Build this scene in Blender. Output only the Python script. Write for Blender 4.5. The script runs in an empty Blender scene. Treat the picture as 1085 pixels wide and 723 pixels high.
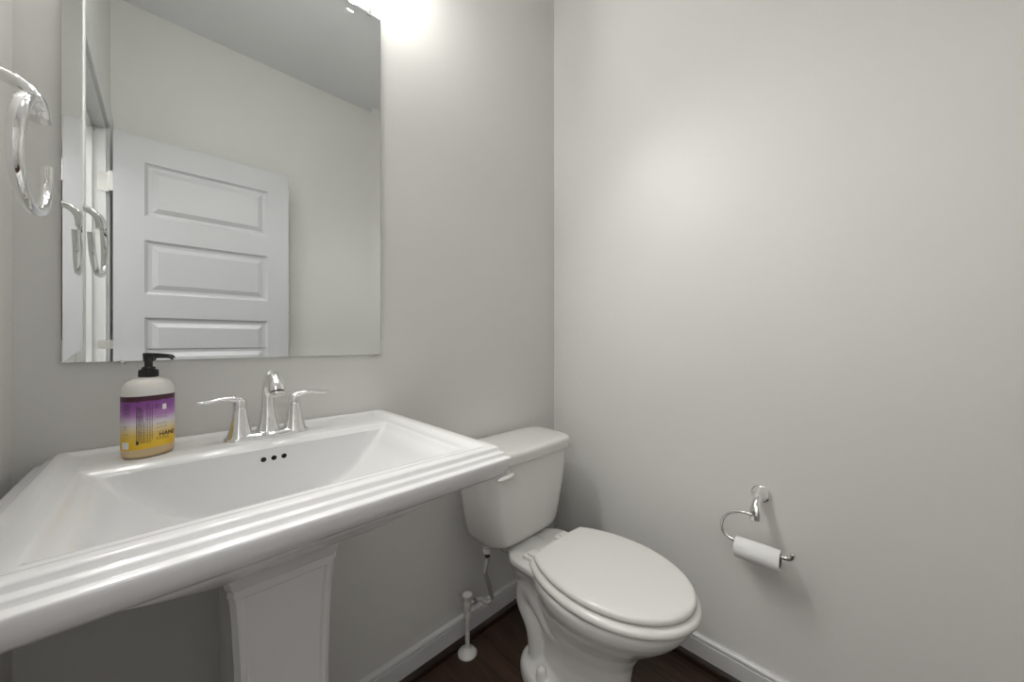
import bpy, bmesh, math, random
from mathutils import Vector, Matrix
random.seed(4)
S = bpy.context.scene
COL = S.collection
PI = math.pi

# ------------------------------------------------------------------ camera
cd = bpy.data.cameras.new('camera'); cam = bpy.data.objects.new('camera', cd); COL.objects.link(cam)
cam.location = (-1.292, -1.048, 1.08)
cam.rotation_euler = (PI/2, 0, -math.radians(44.24))
cd.sensor_width = 36.0; cd.lens = 377.4*36/1085.0; cd.clip_start = 0.02
S.camera = cam
# ------------------------------------------------------------------ world, view
W = bpy.data.worlds.new('world'); S.world = W; W.use_nodes = True
W.node_tree.nodes['Background'].inputs[0].default_value = (0.9, 0.92, 1.0, 1)
W.node_tree.nodes['Background'].inputs[1].default_value = 0.3
S.view_settings.view_transform = 'Standard'; S.view_settings.look = 'None'
S.view_settings.gamma = 1.0; S.view_settings.use_curve_mapping = False
S.view_settings.exposure = 0.34
BULB_EMIT = 46.0      # bulbs of the vanity light
CEIL_EMIT = 4.0      # unseen ceiling lamp, added to brighten the room
SPOT_POWER = 8.5     # extra spot added under each vanity bulb for firmer shadows
HALL_POWER = 36.0

def area(name, loc, rot, sx, sy, power, color=(1, 1, 1)):
    l = bpy.data.lights.new(name, 'AREA'); l.shape = 'RECTANGLE'; l.size = sx; l.size_y = sy
    l.energy = power; l.color = color
    o = bpy.data.objects.new(name, l); COL.objects.link(o); o.location = loc; o.rotation_euler = rot
    return o
area('hall_fill_light', (-2.15, -1.0, 2.74), (0, 0, 0), 0.8, 1.8, HALL_POWER, (1.0, 0.99, 0.975))  # unseen light added in the hall, soft fill through the doorway

# ------------------------------------------------------------------ materials
def mat(name, color, rough=0.5, metal=0.0, spec=0.5, coat=0.0, **kw):
    m = bpy.data.materials.new(name); m.use_nodes = True
    b = m.node_tree.nodes['Principled BSDF']
    b.inputs['Base Color'].default_value = (*color, 1)
    b.inputs['Roughness'].default_value = rough
    b.inputs['Metallic'].default_value = metal
    b.inputs['Specular IOR Level'].default_value = spec
    b.inputs['Coat Weight'].default_value = coat
    b.inputs['Coat Roughness'].default_value = 0.03
    for k, v in kw.items():
        b.inputs[k.replace('_', ' ')].default_value = v
    return m

def add_noise(m, scale, strength, dist=0.001, color_amt=0.0):
    nt = m.node_tree; b = nt.nodes['Principled BSDF']
    tc = nt.nodes.new('ShaderNodeTexCoord'); n = nt.nodes.new('ShaderNodeTexNoise')
    n.inputs['Scale'].default_value = scale; n.inputs['Detail'].default_value = 3
    nt.links.new(tc.outputs['Object'], n.inputs['Vector'])
    bp = nt.nodes.new('ShaderNodeBump'); bp.inputs['Strength'].default_value = strength
    bp.inputs['Distance'].default_value = dist
    nt.links.new(n.outputs['Fac'], bp.inputs['Height']); nt.links.new(bp.outputs['Normal'], b.inputs['Normal'])
    if color_amt:
        mx = nt.nodes.new('ShaderNodeMix'); mx.data_type = 'RGBA'
        c = b.inputs['Base Color'].default_value
        mx.inputs[6].default_value = c
        mx.inputs[7].default_value = (c[0]*(1-color_amt), c[1]*(1-color_amt), c[2]*(1-color_amt), 1)
        n2 = nt.nodes.new('ShaderNodeTexNoise'); n2.inputs['Scale'].default_value = scale*0.02
        nt.links.new(tc.outputs['Object'], n2.inputs['Vector'])
        nt.links.new(n2.outputs['Fac'], mx.inputs[0]); nt.links.new(mx.outputs[2], b.inputs['Base Color'])
    return m

M = {}
M['wall'] = add_noise(mat('wall_paint', (0.765, 0.76, 0.735), 0.42, spec=0.35), 260, 0.05, 0.0006, 0.03)
M['ceiling'] = add_noise(mat('ceiling_paint', (0.83, 0.83, 0.85), 0.85, spec=0.2), 300, 0.05, 0.0006, 0.02)
M['trim'] = mat('trim_paint', (0.70, 0.70, 0.70), 0.3, spec=0.5)
M['door'] = add_noise(mat('door_paint', (0.55, 0.55, 0.57), 0.35), 120, 0.03, 0.0004)
M['china'] = mat('white_china', (0.82, 0.82, 0.82), 0.16, spec=0.4, coat=0.15)
M['toilet'] = mat('toilet_china', (0.76, 0.755, 0.735), 0.16, spec=0.5, coat=0.2)
M['seat'] = mat('seat_plastic', (0.78, 0.77, 0.745), 0.2, spec=0.5)
M['chrome'] = mat('chrome', (0.86, 0.86, 0.86), 0.035, 1.0)
M['nickel'] = mat('brushed_nickel', (0.75, 0.74, 0.72), 0.22, 1.0)
M['mirror'] = mat('mirror_glass', (0.83, 0.855, 0.84), 0.0, 1.0)
M['mirror_edge'] = mat('mirror_edge', (0.10, 0.12, 0.11), 0.3)
M['black'] = mat('black_plastic', (0.012, 0.012, 0.013), 0.25)
M['dark'] = mat('dark_hole', (0.004, 0.004, 0.004), 0.9)
M['white_plastic'] = mat('white_plastic', (0.72, 0.71, 0.69), 0.3)
M['paper'] = add_noise(mat('paper', (0.86, 0.86, 0.86), 0.9, spec=0.1), 400, 0.2, 0.0006)
M['core'] = mat('cardboard', (0.30, 0.25, 0.20), 0.9)
M['clip'] = mat('clear_clip', (0.85, 0.87, 0.86), 0.15, **{'Transmission_Weight': 0.6})
M['rubber'] = mat('dark_gasket', (0.03, 0.03, 0.03), 0.6)
M['hose'] = mat('braided_hose', (0.50, 0.49, 0.47), 0.38, 0.2)

def emit(name, color, s):
    m = bpy.data.materials.new(name); m.use_nodes = True
    nt = m.node_tree; nt.nodes.clear()
    e = nt.nodes.new('ShaderNodeEmission'); o = nt.nodes.new('ShaderNodeOutputMaterial')
    e.inputs[0].default_value = (*color, 1); e.inputs[1].default_value = s
    nt.links.new(e.outputs[0], o.inputs[0]); return m
M['shade'] = emit('fill_lamp_glow', (1.0, 0.985, 0.95), CEIL_EMIT)
M['bulb'] = emit('lit_bulb', (1.0, 0.985, 0.95), BULB_EMIT)

def floor_mat():
    m = mat('dark_wood_floor', (0.03, 0.02, 0.015), 0.32, spec=0.4)
    nt = m.node_tree; b = nt.nodes['Principled BSDF']; L = nt.links.new
    tc = nt.nodes.new('ShaderNodeTexCoord'); mp = nt.nodes.new('ShaderNodeMapping')
    mp.inputs['Rotation'].default_value = (0, 0, PI/2); mp.inputs['Location'].default_value = (0.0, -0.030, 0)
    L(tc.outputs['Object'], mp.inputs['Vector'])
    br = nt.nodes.new('ShaderNodeTexBrick'); br.offset = 0.37
    br.inputs['Scale'].default_value = 1.0; br.inputs['Brick Width'].default_value = 0.95
    br.inputs['Row Height'].default_value = 0.124; br.inputs['Mortar Size'].default_value = 0.0012
    br.inputs['Mortar Smooth'].default_value = 0.3
    br.inputs['Color1'].default_value = (0.042, 0.024, 0.017, 1); br.inputs['Color2'].default_value = (0.058, 0.034, 0.024, 1)
    br.inputs['Mortar'].default_value = (0.085, 0.055, 0.042, 1)
    L(mp.outputs[0], br.inputs['Vector'])
    mp2 = nt.nodes.new('ShaderNodeMapping'); mp2.inputs['Scale'].default_value = (26, 2.2, 1)
    L(tc.outputs['Object'], mp2.inputs['Vector'])
    n = nt.nodes.new('ShaderNodeTexNoise'); n.inputs['Scale'].default_value = 1.6; n.inputs['Detail'].default_value = 6
    n.inputs['Distortion'].default_value = 1.2
    L(mp2.outputs[0], n.inputs['Vector'])
    r = nt.nodes.new('ShaderNodeValToRGB'); r.color_ramp.elements[0].position = 0.3; r.color_ramp.elements[1].position = 0.75
    r.color_ramp.elements[0].color = (0.62, 0.6, 0.58, 1); r.color_ramp.elements[1].color = (1.5, 1.45, 1.4, 1)
    L(n.outputs['Fac'], r.inputs[0])
    mx = nt.nodes.new('ShaderNodeMix'); mx.data_type = 'RGBA'; mx.blend_type = 'MULTIPLY'; mx.inputs[0].default_value = 1
    L(br.outputs['Color'], mx.inputs[6]); L(r.outputs[0], mx.inputs[7]); L(mx.outputs[2], b.inputs['Base Color'])
    bp = nt.nodes.new('ShaderNodeBump'); bp.inputs['Strength'].default_value = 0.25; bp.inputs['Distance'].default_value = 0.001
    L(n.outputs['Fac'], bp.inputs['Height']); L(bp.outputs[0], b.inputs['Normal'])
    return m
M['floor'] = floor_mat()
M['shoe'] = add_noise(mat('shoe_wood', (0.030, 0.017, 0.012), 0.3), 40, 0.1)

# ------------------------------------------------------------------ helpers
def org(parent):
    v = Vector((0, 0, 0))
    while parent is not None:
        v += parent.location; parent = parent.parent
    return v

def mk(name, bm, m, parent=None, smooth=True, local=False, angle=40, recalc=True, at=None):
    """link bm (world coordinates unless local) as ONE mesh object"""
    if recalc: bmesh.ops.recalc_face_normals(bm, faces=bm.faces)
    me = bpy.data.meshes.new(name)
    o = bpy.data.objects.new(name, me); COL.objects.link(o)
    if parent is not None:
        o.parent = parent
    base = org(parent)
    if at is not None:
        o.location = Vector(at) - base; base = Vector(at)
    if not local:
        for v in bm.verts: v.co -= base
    bm.to_mesh(me); bm.free()
    ms = m if isinstance(m, (list, tuple)) else [m]
    for x in ms: me.materials.append(x)
    if smooth:
        me.polygons.foreach_set('use_smooth', [True]*len(me.polygons))
        try: me.set_sharp_from_angle(angle=math.radians(angle))
        except Exception: pass
    me.update()
    return o

def tag(o, label=None, cat=None, group=None, kind=None):
    if label: o['label'] = label
    if cat: o['category'] = cat
    if group: o['group'] = group
    if kind: o['kind'] = kind
    return o

def empty(name, loc, label, cat, group=None):
    o = bpy.data.objects.new(name, None); COL.objects.link(o); o.location = loc; o.empty_display_size = 0.05
    return tag(o, label, cat, group)

def box(bm, x0, x1, y0, y1, z0, z1, bev=0.0, seg=2):
    r = bmesh.ops.create_cube(bm, size=1.0)
    for v in r['verts']:
        v.co = Vector(((x0+x1)/2 + v.co.x*(x1-x0), (y0+y1)/2 + v.co.y*(y1-y0), (z0+z1)/2 + v.co.z*(z1-z0)))
    if bev:
        es = {e for v in r['verts'] for e in v.link_edges}
        bmesh.ops.bevel(bm, geom=list(es), offset=bev, segments=seg, profile=0.5, affect='EDGES')

def loft(bm, secs, cap0=True, cap1=True, closed=True):
    rings = [[bm.verts.new(p) for p in s] for s in secs]
    n = len(rings[0])
    for a, b in zip(rings[:-1], rings[1:]):
        for i in range(n if closed else n-1):
            j = (i+1) % n
            try: bm.faces.new((a[i], a[j], b[j], b[i]))
            except ValueError: pass
    if cap0: bm.faces.new(rings[0][::-1])
    if cap1: bm.faces.new(rings[-1])
    return rings

def rrect(x0, x1, y0, y1, r, z, nside=10, ncor=6):
    """rounded rectangle, same point count for every call with the same nside/ncor"""
    r = max(1e-5, min(r, (x1-x0)/2-1e-5, (y1-y0)/2-1e-5))
    cs = [(x1-r, y0+r, -PI/2), (x1-r, y1-r, 0), (x0+r, y1-r, PI/2), (x0+r, y0+r, PI)]
    pts = []
    for k, (cx, cy, a0) in enumerate(cs):
        for i in range(ncor+1):
            a = a0 + PI/2*i/ncor
            pts.append(Vector((cx+r*math.cos(a), cy+r*math.sin(a), z)))
        nx, ny, na = cs[(k+1) % 4]
        p = pts[-1]; q = Vector((nx+r*math.cos(na), ny+r*math.sin(na), z))
        for i in range(1, nside): pts.append(p.lerp(q, i/nside))
    return pts

def catmull(P, n):
    P = [Vector(p) for p in P]
    out = []
    Q = [P[0]*2-P[1]] + P + [P[-1]*2-P[-2]]
    for i in range(1, len(Q)-2):
        p0, p1, p2, p3 = Q[i-1:i+3]
        for k in range(n):
            t = k/n
            out.append(0.5*((2*p1)+(-p0+p2)*t+(2*p0-5*p1+4*p2-p3)*t*t+(-p0+3*p1-3*p2+p3)*t**3))
    out.append(P[-1]); return out

def tube(bm, pts, radii, n=16, sub=6, flat=None, up=(0, 0, 1), round_ends=True):
    """swept tube; radii per control point; flat = per-point (width, height) factors; up fixes the frame"""
    k = len(pts)
    path = catmull(pts, sub)
    rr = catmull([(r, 0, 0) for r in radii], sub); rr = [max(1e-5, v.x) for v in rr]
    fl = catmull([(a, b, 0) for a, b in (flat or [(1, 1)]*k)], sub)
    secs = []
    m = len(path)
    upv = Vector(up).normalized(); prev = None
    for i, p in enumerate(path):
        t = (path[min(i+1, m-1)]-path[max(i-1, 0)]).normalized()
        if prev is None:
            s = t.cross(upv)
            if s.length < 0.05: s = t.cross(Vector((1, 0.3, 0)))
        else:
            s = prev - t*prev.dot(t)
        s.normalize(); prev = s
        u = s.cross(t).normalized()
        f = fl[i]
        def ring(rad, off):
            return [p + t*off + s*(math.cos(2*PI*j/n)*rad*f.x) + u*(math.sin(2*PI*j/n)*rad*f.y) for j in range(n)]
        r = rr[i]
        if i == 0 and round_ends:
            for q in (80, 55, 30): a = math.radians(q); secs.append(ring(r*math.cos(a), -r*math.sin(a)*0.6))
        secs.append(ring(r, 0))
        if i == m-1 and round_ends:
            for q in (30, 55, 80): a = math.radians(q); secs.append(ring(r*math.cos(a), r*math.sin(a)*0.6))
    loft(bm, secs)

def lathe(bm, prof, c=(0, 0, 0), axis='z', n=32, cap=True):
    secs = []
    for r, h in prof:
        s = []
        for j in range(n):
            a = 2*PI*j/n; x, y = r*math.cos(a), r*math.sin(a)
            v = {'z': (x, y, h), 'x': (h, x, y), 'y': (x, h, y)}[axis]
            s.append(Vector(c)+Vector(v))
        secs.append(s)
    loft(bm, secs, cap, cap)

# ------------------------------------------------------------------ the room
XL, XR, YB, YF, ZC = -1.482, 0.0, 0.0, -1.56, 2.76
T = 0.115
HX = -2.75           # far side of the hall
DY0, DY1, DZ = -1.395, -0.688, 2.05   # door opening in the left wall

def slab(name, x0, x1, y0, y1, z0, z1, m):
    bm = bmesh.new(); box(bm, x0, x1, y0, y1, z0, z1)
    return tag(mk(name, bm, m, smooth=False), kind='structure')
slab('floor', XL-T, XR+T, YF-T, YB+T, -0.1, 0.0, M['floor'])
slab('floor_hall', HX-T, XL-T, YF-0.9, YB+0.6, -0.1, 0.0, M['floor'])
slab('ceiling', XL-T, XR+T, YF-T, YB+T, ZC, ZC+0.1, M['ceiling'])
slab('ceiling_hall', HX-T, XL-T, YF-0.9, YB+0.6, ZC, ZC+0.1, M['ceiling'])
slab('wall_back', XL, XR, YB, YB+T, 0, ZC, M['wall'])
slab('wall_right', XR, XR+T, YF-T, YB+T, 0, ZC, M['wall'])
slab('wall_front', XL, XR, YF-T, YF, 0, ZC, M['wall'])
slab('wall_hall', HX-T, HX, YF-0.9, YB+0.6, 0, ZC, M['wall'])
slab('wall_hall_north', HX, XL-T, YB+0.6, YB+0.6+T, 0, ZC, M['wall'])
slab('wall_hall_south', HX, XL-T, YF-0.9-T, YF-0.9, 0, ZC, M['wall'])
bm = bmesh.new()                                        # left wall with the doorway
box(bm, XL-T, XL, DY1, YB+0.6, 0, ZC)
box(bm, XL-T, XL, YF-0.9, DY0, 0, ZC)
box(bm, XL-T, XL, DY0, DY1, DZ, ZC)
tag(mk('wall_left', bm, M['wall'], smooth=False), kind='structure')

# baseboards : profile (distance from wall, z)
PROF = [(0, 0), (0.0135, 0), (0.0135, 0.074), (0.0125, 0.0765), (0.0105, 0.0775), (0.0105, 0.0795), (0.0125, 0.081),
        (0.0135, 0.084), (0.0120, 0.0895), (0.008, 0.093), (0, 0.094)]
SHOE = [(0.0135, 0), (0.0275, 0), (0.0275, 0.012), (0.0255, 0.018), (0.021, 0.0225), (0.0155, 0.0245), (0.0135, 0.0245)]
def run(name, prof, a, b, nrm, m):
    """moulding run along a wall from a to b (xy); nrm points into the room; ends mitred by their own length"""
    bm = bmesh.new(); a = Vector((*a, 0)); b = Vector((*b, 0)); nn = Vector((*nrm, 0)); t = (b-a).normalized()
    A = [a + nn*d + t*d*run.m0 + Vector((0, 0, z)) for d, z in prof]
    B = [b + nn*d - t*d*run.m1 + Vector((0, 0, z)) for d, z in prof]
    loft(bm, [A, B]); return tag(mk(name, bm, m, smooth=False), kind='structure')
run.m0 = run.m1 = 1
run('baseboard_back', PROF, (XL, 0), (0, 0), (0, -1), M['trim'])
run('baseboard_right', PROF, (0, 0), (0, YF), (-1, 0), M['trim'])
run('baseboard_front', PROF, (0, YF), (XL, YF), (0, 1), M['trim'])
run('trim_2', SHOE, (XL, 0), (0, 0), (0, -1), M['shoe'])
run('trim_3', SHOE, (0, 0), (0, YF), (-1, 0), M['shoe'])
run('trim_4', SHOE, (0, YF), (XL, YF), (0, 1), M['shoe'])
run.m0 = 0
run('baseboard_left', PROF, (XL, DY1+0.067), (XL, 0), (1, 0), M['trim'])
run('trim_5', SHOE, (XL, DY1+0.067), (XL, 0), (1, 0), M['shoe'])
run.m0 = 1

# door casing and jamb (trim_1), both sides of the wall
CW = 0.065
CAS = [(0, 0), (0, 0.010), (0.006, 0.013), (0.018, 0.0135), (0.024, 0.011), (0.040, 0.0135), (0.052, 0.017), (0.061, 0.0175), (CW, 0.015), (CW, 0)]
def casing(bm, xw, sx):
    # opening outline moved outwards by o, mitred corners; o along the face, d off the wall
    g = 0.005
    for o0 in (0,):
        path = [(DY1-g+0.0, 0), (DY1-g, DZ-g), (DY0+g, DZ-g), (DY0+g, 0)]
        dirs = [(1, 0), (1, 1), (-1, 1), (-1, 0)]
        secs = []
        for (y, z), (dy, dz) in zip(path, dirs):
            secs.append([Vector((xw+sx*d, y+g*0+dy*(o+2*g if False else o), z+dz*o)) for o, d in CAS])
        loft(bm, secs)
bm = bmesh.new(); casing(bm, XL, 1); casing(bm, XL-T, -1)
JT = 0.018
box(bm, XL-T, XL, DY1-JT, DY1, 0, DZ-JT); box(bm, XL-T, XL, DY0, DY0+JT, 0, DZ-JT); box(bm, XL-T, XL, DY0, DY1, DZ-JT, DZ)
# stop moulding
sx0, sx1 = XL-0.075, XL-0.040
box(bm, sx0, sx1, DY1-JT-0.011, DY1-JT, 0, DZ-JT); box(bm, sx0, sx1, DY0+JT, DY0+JT+0.011, 0, DZ-JT)
box(bm, sx0, sx1, DY0+JT, DY1-JT, DZ-JT-0.011, DZ-JT)
tag(mk('trim_1', bm, M['trim'], smooth=True, angle=25), kind='structure')

# ------------------------------------------------------------------ the open door, five raised panels
DW, DH, DT = 0.675, 2.015, 0.035
PY = DY0 + JT + 0.002
door = bpy.data.objects.new('door_1', None); COL.objects.link(door)
door.location = (XL+0.010, PY-0.0015, 0.010); door.rotation_euler = (0, 0, math.radians(1.2)); door['kind'] = 'structure'
bm = bmesh.new()
ST = 0.098; pz = []
z = DH - 0.115
for k in range(5): pz.append((z-0.25, z)); z -= 0.25+0.110
def door_face(y, s):
    xs = [0.014, 0.014+ST, DW+0.014-ST, DW+0.014]
    def quad(x0, x1, z0, z1):
        bm.faces.new([bm.verts.new((a, y, b)) for a, b in ((x0, z0), (x1, z0), (x1, z1), (x0, z1))])
    quad(xs[0], xs[1], 0, DH); quad(xs[2], xs[3], 0, DH)
    edges = [DH] + [v for p in pz for v in (p[1], p[0])] + [0]
    for i in range(0, len(edges), 2): quad(xs[1], xs[2], edges[i+1], edges[i])
    for z0, z1 in pz:
        rings = []
        for ins, dep in ((0, 0), (0.004, 0.004), (0.012, 0.009), (0.024, 0.0095), (0.026, 0.0085), (0.044, 0.002), (0.046, 0.0015)):
            rings.append([bm.verts.new((a, y-s*dep, b)) for a, b in ((xs[1]+ins, z0+ins), (xs[2]-ins, z0+ins), (xs[2]-ins, z1-ins), (xs[1]+ins, z1-ins))])
        for r0, r1 in zip(rings[:-1], rings[1:]):
            for i in range(4): bm.faces.new((r0[i], r0[(i+1) % 4], r1[(i+1) % 4], r1[i]))
        bm.faces.new(rings[-1])
door_face(DT, 1); door_face(0, -1)
def q4(a): bm.faces.new([bm.verts.new(p) for p in a])
x0, x1 = 0.014, DW+0.014
q4([(x0, 0, 0), (x0, DT, 0), (x0, DT, DH), (x0, 0, DH)]); q4([(x1, 0, 0), (x1, DT, 0), (x1, DT, DH), (x1, 0, DH)])
q4([(x0, 0, DH), (x1, 0, DH), (x1, DT, DH), (x0, DT, DH)]); q4([(x0, 0, 0), (x1, 0, 0), (x1, DT, 0), (x0, DT, 0)])
bmesh.ops.remove_doubles(bm, verts=bm.verts, dist=0.00001)
mk('door_leaf', bm, M['door'], door, smooth=False, local=True)
# hinges: leaves let into the jamb face, knuckle on the room side
for hz in (0.22, 1.030, 1.785):
    bm = bmesh.new()
    lathe(bm, [(0.0001, -0.046), (0.0045, -0.045), (0.0058, -0.043), (0.0058, 0.043), (0.0045, 0.045), (0.0001, 0.046)], (0, 0, hz), 'z', 14)
    secs = []
    for yy in (0.0, 0.0022):      # jamb leaf (rounded corners), lies on the jamb behind the knuckle
        secs.append([Vector((-p.x, yy, hz+p.y)) for p in rrect(0.0, 0.036, -0.044, 0.044, 0.010, 0, 3, 4)])
    loft(bm, secs)
    for dz in (-0.03, 0.0, 0.03):
        lathe(bm, [(0.0035, 0.0020), (0.0030, 0.0030), (0.0001, 0.0034)], (-0.012 - 0.012*(dz == 0), 0, hz+dz), 'y', 10)
    box(bm, 0.0, 0.0135, 0.002, 0.032, hz-0.044, hz+0.044)
    mk('hinge', bm, M['nickel'], door, local=True)
bm = bmesh.new()
for s, y0 in ((1, DT), (-1, 0)):
    lathe(bm, [(0.031, 0), (0.031, s*0.004), (0.026, s*0.009), (0.012, s*0.012), (0.010, s*0.028), (0.016, s*0.036), (0.026, s*0.044), (0.028, s*0.053), (0.024, s*0.062), (0.012, s*0.066), (0.0001, s*0.067)], (DW-0.046, y0, 0.93), 'y', 24)
mk('door_knob', bm, M['nickel'], door, local=True)

# ------------------------------------------------------------------ mirror
MX0, MX1, MZ0, MZ1 = -1.428, -0.828, 1.040, 2.043
mir = empty('wall_mirror', ((MX0+MX1)/2, 0, MZ0), 'tall frameless rectangular mirror hanging on the wall above the sink', 'mirror')
bm = bmesh.new()
def rect(x0, x1, z0, z1, y): return [bm.verts.new(p) for p in ((x0, y, z0), (x1, y, z0), (x1, y, z1), (x0, y, z1))]
BW = 0.0248
r0 = rect(MX0, MX1, MZ0, MZ1, -0.001); r1 = rect(MX0, MX1, MZ0, MZ1, -0.00655)
r2 = rect(MX0+BW, MX1-BW, MZ0+BW, MZ1-BW, -0.00525)
for a, b, mi in ((r0, r1, 1), (r1, r2, 0)):
    for i in range(4):
        f = bm.faces.new((a[i], a[(i+1) % 4], b[(i+1) % 4], b[i])); f.material_index = mi
f = bm.faces.new(r2); f.material_index = 0
f = bm.faces.new(r0[::-1]); f.material_index = 1
mk('glass', bm, [M['mirror'], M['mirror_edge']], mir, smooth=False)
for x, zz, s in ((-1.352, MZ0, -1), (-0.858, MZ0, -1), (-1.352, MZ1, 1), (-0.862, MZ1, 1)):
    bm = bmesh.new()
    hgt = 0.006 if s < 0 else 0.016
    z0, z1 = sorted((zz - s*(0.002 if s < 0 else 0.006), zz + s*hgt))
    box(bm, x-0.0035 - (0.004 if s > 0 else 0), x+0.0035 + (0.004 if s > 0 else 0), -0.0095, -0.0070, z0, z1, 0.001)
    a, b = sorted((zz+s*0.0005, zz+s*hgt)); box(bm, x-0.0035, x+0.0035, -0.0085, -0.0005, a, b, 0.0005)
    lathe(bm, [(0.0022, -0.0094), (0.0018, -0.0106), (0.0001, -0.0110)], (x, 0, zz+s*0.0035), 'y', 10)
    mk('mirror_clip', bm, M['clip'] if s > 0 else M['nickel'], mir)

# ------------------------------------------------------------------ vanity light above the mirror (just out of frame)
VX, VZ = -1.126, 2.266
van = empty('vanity_light', (VX, 0, VZ), 'bar light with three lit bulbs on the wall above the mirror', 'wall light')
bm = bmesh.new(); box(bm, VX-0.33, VX+0.33, -0.028, -0.001, VZ+0.02, VZ+0.09, 0.006, 3)
mk('back_plate', bm, M['nickel'], van)
for dx in (-0.266, 0, 0.266):
    x = VX+dx
    bm = bmesh.new(); tube(bm, [(x, -0.02, VZ+0.055), (x, -0.09, VZ+0.062), (x, -0.138, VZ+0.048), (x, -0.145, VZ+0.02)], [0.008]*4, 12)
    lathe(bm, [(0.0001, VZ+0.030), (0.020, VZ+0.028), (0.024, VZ+0.012), (0.024, VZ+0.000), (0.0001, VZ-0.001)], (x, -0.145, 0), 'z', 20)
    arm = mk('lamp_arm', bm, M['nickel'], van)
    bm = bmesh.new()
    pr = [(0.012, VZ+0.000), (0.014, VZ-0.020), (0.022, VZ-0.042), (0.029, VZ-0.062), (0.0305, VZ-0.080), (0.027, VZ-0.097), (0.018, VZ-0.109), (0.008, VZ-0.1135), (0.0001, VZ-0.1145)]
    lathe(bm, pr, (x, -0.145, 0), 'z', 28)
    mk('bulb', bm, M['bulb'], van)
    sl = bpy.data.lights.new('added_spot', 'SPOT'); sl.energy = SPOT_POWER; sl.spot_size = math.radians(104); sl.spot_blend = 1.0
    sl.shadow_soft_size = 0.018; sl.color = (1.0, 0.985, 0.95)
    so = bpy.data.objects.new('added_spot', sl); COL.objects.link(so); so.parent = van  # added spot aimed into the room, strengthens the bulb's direct light
    so.location = (x-VX, -0.150, -0.150)
    so.rotation_euler = Vector((0.50, -0.65, -0.95)).to_track_quat('-Z', 'Y').to_euler()
cl = empty('ceiling_fill_lamp', (-0.95, -0.50, ZC), 'round fill lamp added on the ceiling, out of view', 'fill light')  # made-up lamp for fill, placed where the mirror can't show it
bm = bmesh.new(); lathe(bm, [(0.165, ZC-0.0005), (0.165, ZC-0.022), (0.150, ZC-0.024), (0.150, ZC-0.0005)], (-0.95, -0.50, 0), 'z', 40)
mk('fill_lamp_rim', bm, M['nickel'], cl)
bm = bmesh.new(); lathe(bm, [(0.149, ZC-0.024), (0.140, ZC-0.040), (0.115, ZC-0.056), (0.075, ZC-0.066), (0.035, ZC-0.070), (0.0001, ZC-0.071)], (-0.95, -0.50, 0), 'z', 40)
mk('fill_lamp_shade', bm, M['shade'], cl)

# ------------------------------------------------------------------ pedestal sink
SX = -1.134; HW = 0.3225; SYF = -0.557
sink = empty('pedestal_sink', (SX, -0.17, 0), 'white china pedestal sink with stepped rim, below the mirror', 'sink')
NS, NC = 26, 5
def ring(e, b, z, r=0.006, ef=None):
    ef = e if ef is None else ef; e0 = e
    if e < 0.03: e = e*0.55
    elif e < 0.06 and z > 0.84: e = 0.0165+(e-0.03)*1.45
    el = e0 if e0 < 0.03 else (e0+(e-e0)*min(1, (e0-0.03)/0.03) if e0 < 0.06 and z > 0.84 else e)
    return rrect(SX-HW-0.003+el, SX+HW-e, SYF+ef, -b, r, z, NS, NC)
bx0, bx1, by0, by1 = SX-0.240, SX+0.2415, -0.475, -0.172
def bowl_z(x, y):
    def ss(t): t = max(0, min(1, t)); return t*t*(3-2*t)
    u = min(1.0, abs(x-SX-0.001)/0.240); D = 0.122*max(0.0, 1-u**2.5)*ss((1-u)/0.13)**0.4
    def qe(t, p=2.2, q=1.5): t = max(0, min(1, t)); return (1-(1-t)**p)**(1/q)
    gb = qe((by1-y)/0.028, 3.0, 1.5); gf = qe((y-by0)/0.09, 2, 1.0)
    return 0.8585 - D*gb*gf
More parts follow.
